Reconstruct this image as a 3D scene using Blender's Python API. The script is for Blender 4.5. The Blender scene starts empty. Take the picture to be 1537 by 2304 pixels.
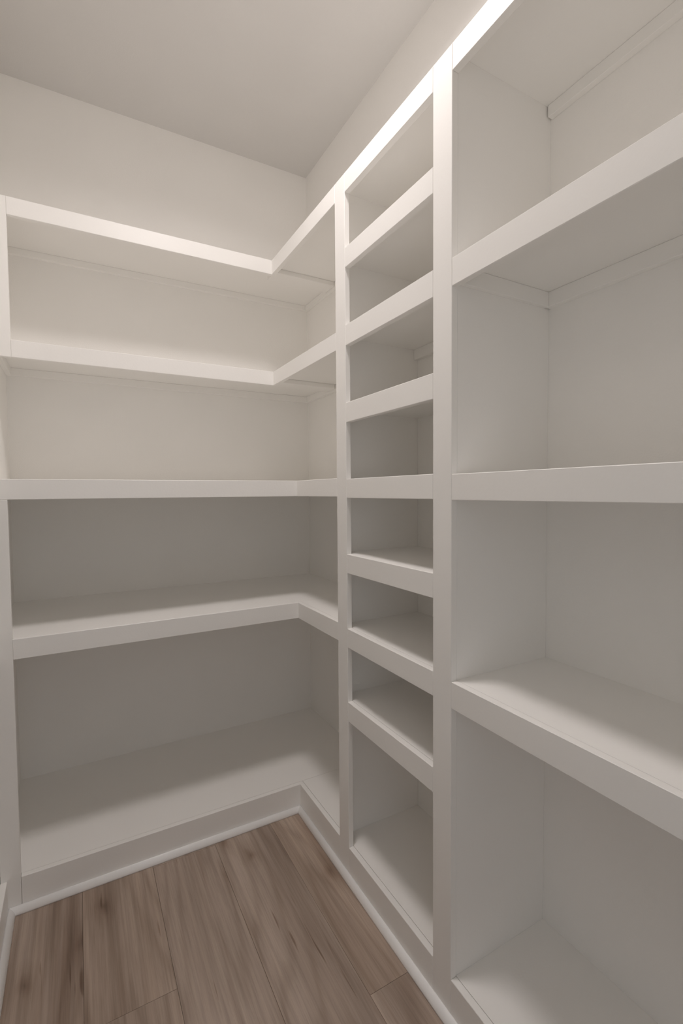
import bpy, bmesh, math, random
from mathutils import Vector, Matrix

S = 0.907          # survey units -> metres
ZO = 0.0107        # height of the floor below the survey origin
def m(v): return v * S
def mz(v): return (v + ZO) * S

# ------------------------------------------------------------------ camera
FPX, YAW, PITCH, ROLL = 1070.27, 29.032, 2.361, -0.438
ya, pi_, ro = (math.radians(a) for a in (YAW, PITCH, ROLL))
fw = Vector((math.sin(ya) * math.cos(pi_), math.cos(ya) * math.cos(pi_), -math.sin(pi_)))
rt = Vector((math.cos(ya), -math.sin(ya), 0))
up = rt.cross(fw)
r2 = rt * math.cos(ro) + up * math.sin(ro)
u2 = -rt * math.sin(ro) + up * math.cos(ro)
cam = bpy.data.cameras.new('camera')
cam.sensor_fit = 'VERTICAL'
cam.sensor_height = 36.0
cam.lens = FPX * 36.0 / 2304.0
cam.clip_start = 0.01
camo = bpy.data.objects.new('camera', cam)
bpy.context.scene.collection.objects.link(camo)
M = Matrix((r2, u2, -fw)).transposed().to_4x4()
M.translation = Vector((0, 0, mz(1.43)))
camo.matrix_world = M
bpy.context.scene.camera = camo

# ------------------------------------------------------------------ world, exposure
world = bpy.data.worlds.new('world')
bpy.context.scene.world = world
world.use_nodes = True
bg = world.node_tree.nodes['Background']
bg.inputs[0].default_value = (0.84, 0.91, 1.0, 1)
bg.inputs[1].default_value = 0.66
vs = bpy.context.scene.view_settings
vs.view_transform = 'Standard'
vs.look = 'None'
vs.gamma = 1.0
vs.use_curve_mapping = False
vs.exposure = 0.0
cy = bpy.context.scene.cycles
cy.max_bounces = 14
cy.diffuse_bounces = 14
cy.glossy_bounces = 2
cy.use_light_tree = False
cy.use_adaptive_sampling = True
cy.adaptive_threshold = 0.05
cy.use_denoising = True
cy.caustics_reflective = False
cy.caustics_refractive = False
LAMP_POS = (0.40, 1.10)
LAMP_COLOR = (1.0, 0.925, 0.905, 1)
LAMP_POWER = 10.6
LAMP_SPREAD = 152.0

COL = bpy.context.scene.collection
rnd = random.Random(7)

# ------------------------------------------------------------------ materials
def new_mat(name):
    mt = bpy.data.materials.new(name)
    mt.use_nodes = True
    nt = mt.node_tree
    return mt, nt, nt.nodes['Principled BSDF']

def paint(name, col, rough, bump, scale, spec=0.4, brush=False):
    mt, nt, p = new_mat(name)
    p.inputs['Roughness'].default_value = rough
    p.inputs['Specular IOR Level'].default_value = spec
    tc = nt.nodes.new('ShaderNodeTexCoord')
    n = nt.nodes.new('ShaderNodeTexNoise')
    n.inputs['Scale'].default_value = scale
    n.inputs['Detail'].default_value = 0.0
    nt.links.new(tc.outputs['Object'], n.inputs['Vector'])
    # very slight blotchiness of the coat
    n2 = nt.nodes.new('ShaderNodeTexNoise')
    n2.inputs['Scale'].default_value = 5.0
    n2.inputs['Detail'].default_value = 0.0
    nt.links.new(tc.outputs['Object'], n2.inputs['Vector'])
    mx = nt.nodes.new('ShaderNodeMix')
    mx.data_type = 'RGBA'
    mx.inputs[6].default_value = (*[c * 0.985 for c in col], 1)
    mx.inputs[7].default_value = (*[min(1, c * 1.015) for c in col], 1)
    nt.links.new(n2.outputs['Fac'], mx.inputs[0])
    nt.links.new(mx.outputs[2], p.inputs['Base Color'])
    b = nt.nodes.new('ShaderNodeBump')
    b.inputs['Strength'].default_value = bump
    b.inputs['Distance'].default_value = 0.001
    nt.links.new(n.outputs['Fac'], b.inputs['Height'])
    nt.links.new(b.outputs['Normal'], p.inputs['Normal'])
    return mt

MAT_TRIM = paint('white_trim_paint', (0.905, 0.895, 0.873), 0.42, 0.12, 160)
MAT_WALL = paint('white_wall_paint', (0.905, 0.895, 0.873), 0.75, 0.25, 260, 0.25)
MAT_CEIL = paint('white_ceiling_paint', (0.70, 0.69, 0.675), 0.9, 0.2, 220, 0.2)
MAT_SHOE = paint('white_shoe_paint', (0.95, 0.95, 0.945), 0.28, 0.05, 120, 0.5)
MAT_GAP = paint('dark_joint', (0.13, 0.10, 0.08), 0.9, 0.0, 50, 0.1)

def wood():
    mt, nt, p = new_mat('greige_oak_plank')
    L = nt.links.new
    N = nt.nodes.new
    tc = N('ShaderNodeTexCoord'); oi = N('ShaderNodeObjectInfo')
    off = N('ShaderNodeVectorMath'); off.operation = 'SCALE'
    off.inputs[0].default_value = (37.0, 53.0, 71.0)
    L(oi.outputs['Random'], off.inputs['Scale'])
    add = N('ShaderNodeVectorMath'); add.operation = 'ADD'
    L(tc.outputs['Object'], add.inputs[0]); L(off.outputs[0], add.inputs[1])
    def mapped(sx, sy, sz=1):
        mp = N('ShaderNodeMapping'); mp.inputs['Scale'].default_value = (sx, sy, sz)
        L(add.outputs[0], mp.inputs['Vector']); return mp.outputs[0]
    def noise(vec, scale, detail=4, rough=0.55, dist=0.0):
        n = N('ShaderNodeTexNoise'); n.inputs['Scale'].default_value = scale
        n.inputs['Detail'].default_value = detail; n.inputs['Roughness'].default_value = rough
        n.inputs['Distortion'].default_value = dist
        L(vec, n.inputs['Vector']); return n.outputs['Fac']
    def ramp(fac, stops):
        r = N('ShaderNodeValToRGB')
        while len(r.color_ramp.elements) < len(stops): r.color_ramp.elements.new(0.5)
        for e, (ps, c) in zip(r.color_ramp.elements, stops):
            e.position = ps; e.color = (*c, 1) if len(c) == 3 else c
        L(fac, r.inputs[0]); return r.outputs[0]
    def mix(mode, fac, a, b):
        x = N('ShaderNodeMix'); x.data_type = 'RGBA'; x.blend_type = mode
        if isinstance(fac, float): x.inputs[0].default_value = fac
        else: L(fac, x.inputs[0])
        L(a, x.inputs[6]); L(b, x.inputs[7]); return x.outputs[2]
    # broad tone along the plank
    tone = ramp(noise(mapped(7, 0.9), 1.0, 3, 0.5, 0.3),
                [(0.28, (0.33, 0.252, 0.203)), (0.5, (0.43, 0.342, 0.282)), (0.75, (0.515, 0.42, 0.352))])
    # cathedral figure: contour lines of a long stretched noise
    field = N('ShaderNodeMath'); field.operation = 'MULTIPLY'; field.inputs[1].default_value = 70.0
    L(noise(mapped(5.2, 0.55), 1.0, 0.6, 0.35, 0.15), field.inputs[0])
    wob = N('ShaderNodeMath'); wob.operation = 'MULTIPLY_ADD'; wob.inputs[1].default_value = 3.5
    L(noise(mapped(60, 2.0), 1.0, 3, 0.6), wob.inputs[0]); L(field.outputs[0], wob.inputs[2])
    sn = N('ShaderNodeMath'); sn.operation = 'SINE'
    L(wob.outputs[0], sn.inputs[0])
    mr = N('ShaderNodeMapRange'); mr.inputs[1].default_value = -1; mr.inputs[2].default_value = 1
    L(sn.outputs[0], mr.inputs[0])
    rings = ramp(mr.outputs[0], [(0.0, (0.84, 0.82, 0.80)), (0.3, (0.96, 0.96, 0.95)), (1.0, (1.03, 1.03, 1.03))])
    c = mix('MULTIPLY', 0.85, tone, rings)
    # straight grain, then fine pores
    gr = ramp(noise(mapped(75, 1.3), 1.0, 5, 0.6), [(0.3, (0.78, 0.77, 0.76)), (0.5, (1, 1, 1)), (0.7, (1.1, 1.1, 1.09))])
    c = mix('MULTIPLY', 0.9, c, gr)
    fine = ramp(noise(mapped(320, 9), 1.0, 4, 0.65), [(0.32, (0.84, 0.83, 0.82)), (0.52, (1, 1, 1)), (0.75, (1.06, 1.06, 1.06))])
    c = mix('MULTIPLY', 0.8, c, fine)
    # brown mineral streaks and a few dark splits
    st = ramp(noise(mapped(16, 1.0), 1.0, 2, 0.5, 0.5), [(0.56, (1, 1, 1)), (0.72, (0.72, 0.66, 0.61))])
    c = mix('MULTIPLY', 0.75, c, st)
    sp = ramp(noise(mapped(80, 4.2), 1.0, 1, 0.4, 0.3), [(0.735, (1, 1, 1)), (0.79, (0.55, 0.48, 0.43)), (0.83, (0.42, 0.35, 0.3))])
    c = mix('MULTIPLY', 0.85, c, sp)
    # knots
    v = N('ShaderNodeTexVoronoi'); v.voronoi_dimensions = '2D'; v.inputs['Scale'].default_value = 1.0
    nzv = N('ShaderNodeTexNoise'); nzv.inputs['Scale'].default_value = 3.0
    kv = mapped(4.2, 1.9)
    L(kv, nzv.inputs['Vector'])
    kadd = N('ShaderNodeVectorMath'); kadd.operation = 'MULTIPLY_ADD'
    kadd.inputs[1].default_value = (0.25, 0.25, 0.25)
    L(nzv.outputs['Color'], kadd.inputs[0]); L(kv, kadd.inputs[2])
    L(kadd.outputs[0], v.inputs['Vector'])
    kn = ramp(v.outputs['Distance'], [(0.0, (0.42, 0.35, 0.3)), (0.035, (0.62, 0.55, 0.5)), (0.09, (0.86, 0.83, 0.8)), (0.2, (1, 1, 1))])
    c = mix('MULTIPLY', 0.8, c, kn)
    # plank to plank tint
    tint = ramp(oi.outputs['Random'], [(0.0, (0.90, 0.90, 0.91)), (0.5, (1.0, 1.0, 1.0)), (1.0, (1.08, 1.06, 1.03))])
    c = mix('MULTIPLY', 1.0, c, tint)
    L(c, p.inputs['Base Color'])
    p.inputs['Roughness'].default_value = 0.48
    p.inputs['Specular IOR Level'].default_value = 0.35
    b = N('ShaderNodeBump'); b.inputs['Strength'].default_value = 0.15; b.inputs['Distance'].default_value = 0.0006
    L(noise(mapped(320, 9), 1.0, 4, 0.65), b.inputs['Height'])
    L(b.outputs['Normal'], p.inputs['Normal'])
    return mt
MAT_WOOD = wood()

mt, nt, p = new_mat('lamp_diffuser')
p.inputs['Base Color'].default_value = (0.9, 0.88, 0.85, 1)
p.inputs['Emission Color'].default_value = LAMP_COLOR
p.inputs['Emission Strength'].default_value = 4.0
mt.cycles.emission_sampling = 'NONE'
MAT_GLOW = mt

# ------------------------------------------------------------------ helpers
def bm_box(bm, x0, x1, y0, y1, z0, z1, bevel=0.0):
    vsx = [bm.verts.new((x, y, z)) for x in (x0, x1) for y in (y0, y1) for z in (z0, z1)]
    q = [(0, 1, 3, 2), (4, 6, 7, 5), (0, 4, 5, 1), (2, 3, 7, 6), (0, 2, 6, 4), (1, 5, 7, 3)]
    fs = [bm.faces.new([vsx[i] for i in f]) for f in q]
    if bevel > 0:
        es = list({e for f in fs for e in f.edges})
        bmesh.ops.bevel(bm, geom=es, offset=bevel, segments=1, profile=0.5, affect='EDGES')

def link_mesh(name, bm, mat, origin, parent=None, smooth=False):
    bmesh.ops.recalc_face_normals(bm, faces=bm.faces)
    o = Vector(origin)
    for v in bm.verts: v.co -= o
    me = bpy.data.meshes.new(name)
    bm.to_mesh(me); bm.free()
    me.materials.append(mat)
    if smooth:
        for f in me.polygons: f.use_smooth = True
    ob = bpy.data.objects.new(name, me)
    COL.objects.link(ob)
    if parent is not None:
        ob.parent = parent
        ob.location = o - parent.location
    else:
        ob.location = o
    return ob

def box(name, x0, x1, y0, y1, z0, z1, mat=None, parent=None, bevel=0.0, label=None):
    x0, x1 = min(x0, x1), max(x0, x1); y0, y1 = min(y0, y1), max(y0, y1)
    bm = bmesh.new()
    bm_box(bm, x0, x1, y0, y1, z0, z1, bevel)
    ob = link_mesh(name, bm, mat or MAT_TRIM, ((x0 + x1) / 2, (y0 + y1) / 2, z0), parent)
    if label: ob['label'] = label
    return ob

def boxes(name, lst, mat, origin, parent=None):
    bm = bmesh.new()
    for b in lst: bm_box(bm, *b)
    return link_mesh(name, bm, mat, origin, parent)

def struct(ob, label=None, cat=None):
    ob['kind'] = 'structure'
    if label: ob['label'] = label
    if cat: ob['category'] = cat
    return ob

def unit(name, label, loc, group=None):
    e = bpy.data.objects.new(name, None)
    e.empty_display_size = 0.1
    e.location = loc
    COL.objects.link(e)
    e['label'] = label
    e['category'] = 'shelving unit'
    if group: e['group'] = group
    return e

# ------------------------------------------------------------------ main dimensions (metres)
FX = m(0.8507); FYU = m(2.2085); FYL = m(1.9389)
WX = m(1.227); WY = m(2.6156)
LX = m(-0.2646); LSX = m(-0.2053)
A0, A1, B0, B1 = m(1.567), m(1.495), m(1.017), m(0.9429)
PA = m(1.5621)
ZC = mz(3.282); ZT = mz(2.552); S1B = mz(2.4848)
TOE = mz(0.1068)
YE = -0.16                   # near end of the side units, beside the doorway
YF = -0.26                   # inner face of the wall with the doorway
LD = 0.36                    # depth of the left unit
T = 0.018                    # board thickness
G = 0.0010                   # open joint
BV = 0.0012

# ------------------------------------------------------------------ setting
LWX = LX - LD
struct(box('wall_back', LWX - 0.1, WX + 0.1, WY, WY + 0.1, 0, ZC, MAT_WALL), 'white painted back wall behind the corner shelves', 'wall')
struct(box('wall_right', WX, WX + 0.1, YF - 0.1, WY, 0, ZC, MAT_WALL), 'white painted right wall behind the shelves', 'wall')
struct(boxes('wall_left', [(LWX - 0.1, LWX, YF - 0.1, FYL, 0, ZC), (LWX - 0.1, LX, FYL + T, WY, 0, ZC)], MAT_WALL,
             (LWX, 1.0, 0)), 'white painted left wall closing the back shelves', 'wall')
DX0, DX1, DZ = -0.24, 0.40, 2.05
struct(boxes('wall_front', [(LWX, DX0, YF - 0.1, YF, 0, ZC), (DX1, WX, YF - 0.1, YF, 0, ZC), (DX0, DX1, YF - 0.1, YF, DZ, ZC)],
             MAT_WALL, (0.2, YF, 0)), 'white painted wall with the doorway', 'wall')
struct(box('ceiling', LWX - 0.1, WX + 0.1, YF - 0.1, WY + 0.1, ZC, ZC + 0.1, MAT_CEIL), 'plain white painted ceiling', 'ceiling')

# floor: dark substrate, planks as parts
fl = struct(box('floor', LWX - 0.1, WX + 0.1, YF - 0.9, WY + 0.1, -0.06, -0.009, MAT_GAP),
            'greige wood-look plank floor', 'floor')
PW = 0.217
seams = [-0.020 + PW * k for k in range(-2, 5)]
ends = {0: 0.75, 1: 1.05, 2: 1.268, 3: 1.733, 4: 0.62, 5: 1.004}
plank_meshes = {}
def plank(x0, x1, y0, y1):
    key = (round(x1 - x0, 4), round(y1 - y0, 4))
    g = 0.0003
    if key not in plank_meshes:
        bm = bmesh.new()
        w, l = x1 - x0 - 2 * g, y1 - y0 - 2 * g
        bm_box(bm, -w / 2, w / 2, -l / 2, l / 2, -0.009, 0, 0.0005)
        bmesh.ops.recalc_face_normals(bm, faces=bm.faces)
        me = bpy.data.meshes.new('plank'); bm.to_mesh(me); bm.free()
        me.materials.append(MAT_WOOD)
        plank_meshes[key] = me
    ob = bpy.data.objects.new('plank', plank_meshes[key])
    COL.objects.link(ob); ob.parent = fl
    ob.location = Vector(((x0 + x1) / 2, (y0 + y1) / 2, 0)) - fl.location
for i in range(6):
    x0, x1 = seams[i], seams[i + 1]
    e = ends[i]
    ys = [YF - 0.9, e - 1.22, e, e + 1.22, FYL + 0.03]
    ys = sorted({min(max(y, YF - 0.9), FYL + 0.03) for y in ys})
    for a, b in zip(ys, ys[1:]):
        if b - a > 0.004: plank(x0, x1, a, b)

# ------------------------------------------------------------------ corner unit (back wall and its return on the right)
cu = unit('corner_shelving_unit', 'white L-shaped built-in shelving along the back wall, five long shelves wrapping the inner corner',
          (m(0.3), WY, 0))
def back_shelf(zt, zb, fy, left_x, cleat_z=None):
    # long panel and its front rail, then the short return on the right
    box('shelf', LX + 0.0002, WX - 0.0002, fy + T + G, WY - 0.0002, zt - T - 0.0007, zt - 0.0007, parent=cu)
    box('shelf_return', FX + T + G, WX - 0.0002, PA + T + 0.0002, fy + T - G * 0.2, zt - T - 0.0007, zt - 0.0007, parent=cu)
    box('face_rail', left_x, FX + T, fy, fy + T, zb, zt, parent=cu, bevel=BV)
    box('return_rail', FX, FX + T, A0 + 0.0002, fy - 0.0002, zb, zt, parent=cu, bevel=BV)
    if cleat_z is not None:
        zu = zt - T - 0.001
        box('cleat', LX + 0.0002, WX - 0.0002, WY - T, WY - 0.0002, cleat_z, zu, parent=cu, bevel=0.001)
        box('cleat', WX - T, WX - 0.0002, PA + T + 0.01, WY - T - 0.0005, cleat_z, zu, parent=cu, bevel=0.001)
        box('cleat', LX + 0.0002, LX + T, fy + T + 0.004, WY - T - 0.0005, cleat_z, zu, parent=cu, bevel=0.001)
        box('joint_strip', FX + T + 0.004, WX - T - 0.001, fy + T + 0.004, fy + T + 0.094, zu - 0.019, zu, parent=cu, bevel=0.001)
back_shelf(ZT, S1B, FYU, LSX, mz(2.502))
back_shelf(mz(2.0197), mz(1.954), FYU, LSX, mz(1.9646))
back_shelf(mz(1.483), mz(1.414), FYL, LX)
back_shelf(mz(0.9396), mz(0.869), FYL, LSX)
# bottom shelf with its tall toe board
box('shelf', LX + 0.0002, WX - 0.0002, FYL + T + G, WY - 0.0002, TOE - T - 0.0007, TOE - 0.0007, parent=cu)
box('shelf_return', FX + T + G, WX - 0.0002, PA + T + 0.0002, FYL + T - G * 0.2, TOE - T - 0.0007, TOE - 0.0007, parent=cu)
box('toe_board', LSX + 0.0006, FX + T, FYL, FYL + T, 0.001, TOE, parent=cu, bevel=BV)
box('toe_board', FX, FX + T, A0 + 0.0002, FYL - 0.0002, 0.001, TOE, parent=cu, bevel=BV)
# stiles
box('stile', LX + 0.0005, LSX - 0.0003, FYU, FYU + T, mz(1.954), ZT, parent=cu, bevel=BV)
box('stile', LX + 0.0005, LSX - 0.0003, FYL, FYL + T, 0.001, mz(1.414) - 0.0003, parent=cu, bevel=BV)
box('stile', FX, FX + T, A1, A0, 0.001, ZT, parent=cu, bevel=BV)
box('divider_panel', FX + T + 0.0005, WX - 0.0002, PA, PA + T, 0.001, ZT, parent=cu, bevel=0.0006)

# ------------------------------------------------------------------ narrow column of cubbies
nu = unit('narrow_shelving_column', 'narrow white built-in column of eight stacked cubbies between two tall stiles', (WX, (A1 + B0) / 2, 0))
PB0, PB1 = B1 + 0.0012, B1 + 0.0012 + T
def col_shelf(zt, zb, name='face_rail', cleat=True):
    box('shelf', FX + T + G, WX - 0.0002, PB1 + 0.0002, PA - 0.0002, zt - T - 0.0007, zt - 0.0007, parent=nu)
    box(name, FX, FX + T, B0 + 0.0002, A1 - 0.0002, zb, zt, parent=nu, bevel=BV)
    if cleat:
        zu = zt - T - 0.001
        box('cleat', WX - T, WX - 0.0002, PB1 + 0.001, PA - 0.001, zu - 0.037, zu, parent=nu, bevel=0.001)
col_shelf(ZT, S1B)
for t_, b_ in ((2.2942, 2.2254), (2.0248, 1.9529), (1.7511, 1.6813), (1.4786, 1.4095), (1.2058, 1.1362), (0.9323, 0.8622), (0.6594, 0.5866)):
    col_shelf(mz(t_), mz(b_), cleat=t_ > 1.9)
col_shelf(TOE, 0.001, 'toe_board', False)
box('stile', FX, FX + T, B1, B0, 0.001, ZT, parent=nu, bevel=BV)
box('divider_panel', FX + T + 0.0005, WX - 0.0002, PB0, PB1, 0.001, ZT, parent=nu, bevel=0.0006)

# ------------------------------------------------------------------ wide unit at the right
wu = unit('wide_shelving_unit', 'wide white built-in shelving bay with four deep compartments, nearest at the right', (WX, 0.35, 0))
YC1 = YE + 0.068
def wide_shelf(zt, zb, name='face_rail', cleat_b=None, side=True):
    box('shelf', FX + T + G, WX - 0.0002, YE + T + 0.001, PB0 - 0.0002, zt - T - 0.0007, zt - 0.0007, parent=wu)
    box(name, FX, FX + T, YC1 + 0.0002, B1 - 0.0003, zb, zt, parent=wu, bevel=BV)
    if cleat_b is not None:
        zu = zt - T - 0.001
        box('cleat', WX - T, WX - 0.0002, YE + T + 0.002, PB0 - 0.004, cleat_b, zu, parent=wu, bevel=0.001)
        if side:
            box('cleat', FX + T + 0.0015, WX - T - 0.0005, PB0 - T * 0.7, PB0 - 0.0002, cleat_b, zu, parent=wu, bevel=0.001)
wide_shelf(ZT, S1B, cleat_b=mz(2.498), side=False)
wide_shelf(mz(2.0251), mz(1.9545), cleat_b=mz(1.9615))
wide_shelf(mz(1.4755), mz(1.4076), cleat_b=mz(1.42))
wide_shelf(mz(0.9276), mz(0.8557), cleat_b=mz(0.87))
wide_shelf(TOE, 0.001, 'toe_board')
box('stile', FX, FX + T, YE, YC1, 0.001, ZT, parent=wu, bevel=BV)
box('end_panel', FX + T + 0.0005, WX - 0.0002, YE, YE + T, 0.001, ZT - T - 0.002, parent=wu, bevel=0.0006)

# ------------------------------------------------------------------ left unit (only its bottom shows at the frame's edge)
LFX = LX + 0.018
lu = unit('side_shelving_unit', 'white built-in shelving opposite, only its toe board and bottom shelf showing at the left edge', (LWX, 0.9, 0))
def left_shelf(zt, zb, name='face_rail'):
    box('shelf', LWX + 0.001, LFX - T - G, YE + T + 0.001, FYL - 0.001, zt - T - 0.0007, zt - 0.0007, parent=lu)
    box(name, LFX - T, LFX, YE + 0.0685, FYL - 0.0006, zb, zt, parent=lu, bevel=BV)
left_shelf(TOE, 0.001, 'toe_board')
for t_, b_ in ((0.9396, 0.869), (1.483, 1.414), (2.0197, 1.954), (2.552, 2.4848)): left_shelf(mz(t_), mz(b_))
box('end_panel', LWX + 0.001, LX - 0.0004, FYL, FYL + T - 0.001, 0.001, ZT, parent=lu, bevel=0.0006)
box('stile', LFX - T, LFX, YE, YE + 0.068, 0.001, ZT, parent=lu, bevel=BV)
box('end_panel', LWX + 0.001, LFX - T - G, YE, YE + T, 0.001, ZT - T - 0.002, parent=lu, bevel=0.0006)

# ------------------------------------------------------------------ shoe moulding (quarter round)
R = 0.0195
def shoe(name, a, b, nrm, mitre_a, mitre_b, label):
    # runs a -> b on the floor against the toe board, bulging along nrm; mitred ends shorten with the bulge
    a, b, nrm = Vector((*a, 0)), Vector((*b, 0)), Vector((*nrm, 0))
    d = (b - a).normalized()
    prof = [(0.0, 0.0005), (R, 0.0005)] + [(R * math.cos(t), R * math.sin(t) + 0.0005) for t in [math.pi / 2 * k / 8 for k in range(1, 9)]]
    bm = bmesh.new(); ra, rb = [], []
    for o, z in prof:
        ra.append(bm.verts.new(a + nrm * o + d * (o * mitre_a) + Vector((0, 0, z))))
        rb.append(bm.verts.new(b + nrm * o - d * (o * mitre_b) + Vector((0, 0, z))))
    n = len(prof)
    for i in range(n):
        f = bm.faces.new((ra[i], ra[(i + 1) % n], rb[(i + 1) % n], rb[i]))
        f.smooth = i >= 1 and i < n - 1
    bm.faces.new(ra); bm.faces.new(rb)
    ob = link_mesh(name, bm, MAT_SHOE, ((a + b) / 2)[:])
    return struct(ob, label, 'moulding')
e_ = 0.0003
shoe('trim_1', (LFX + e_, FYL - e_), (FX - e_, FYL - e_), (0, -1), 1, 1, 'white quarter-round shoe moulding along the back toe board')
shoe('trim_2', (FX - e_, FYL - e_), (FX - e_, YE), (-1, 0), 1, 0, 'white quarter-round shoe moulding along the right toe boards')
shoe('trim_3', (LFX + e_, FYL - e_), (LFX + e_, YE), (1, 0), 1, 0, 'white quarter-round shoe moulding at the left edge of the floor')

# ------------------------------------------------------------------ ceiling lamp (above the frame)
lx, ly = LAMP_POS
lamp = bpy.data.objects.new('ceiling_lamp', None)
lamp.location = (lx, ly, ZC); COL.objects.link(lamp)
lamp['label'] = 'round slim ceiling downlight lighting the pantry from above'
lamp['category'] = 'lamp'
def lathe(name, prof, mat):
    bm = bmesh.new(); n = 40; rings = []
    for r, z in prof:
        if r < 1e-6: rings.append([bm.verts.new((lx, ly, ZC + z))])
        else: rings.append([bm.verts.new((lx + r * math.cos(2 * math.pi * k / n), ly + r * math.sin(2 * math.pi * k / n), ZC + z)) for k in range(n)])
    for p0, p1 in zip(rings, rings[1:]):
        for k in range(n):
            a, b = p0[k % len(p0)], p0[(k + 1) % len(p0)]
            c, d = p1[(k + 1) % len(p1)], p1[k % len(p1)]
            vv = []
            for q in (a, b, c, d):
                if q not in vv: vv.append(q)
            if len(vv) > 2: bm.faces.new(vv)
    return link_mesh(name, bm, mat, (lx, ly, ZC), lamp, True)
# slim LED downlight: trim ring, shallow flat lens facing down
lathe('trim_ring', [(0.153, -0.002), (0.153, -0.009), (0.168, -0.009), (0.176, -0.004), (0.176, -0.0005), (0.153, -0.0005)], MAT_TRIM)
lathe('lens', [(0.152, -0.0045), (0, -0.0045)], MAT_GLOW)
beam = bpy.data.lights.new('lamp_beam', 'AREA')
beam.shape = 'DISK'
beam.size = 0.30
beam.energy = LAMP_POWER
beam.color = LAMP_COLOR[:3]
beam.spread = math.radians(LAMP_SPREAD)
bo = bpy.data.objects.new('lamp_beam', beam)
bo.parent = lamp
bo.location = (0, 0, -0.0095)
COL.objects.link(bo)
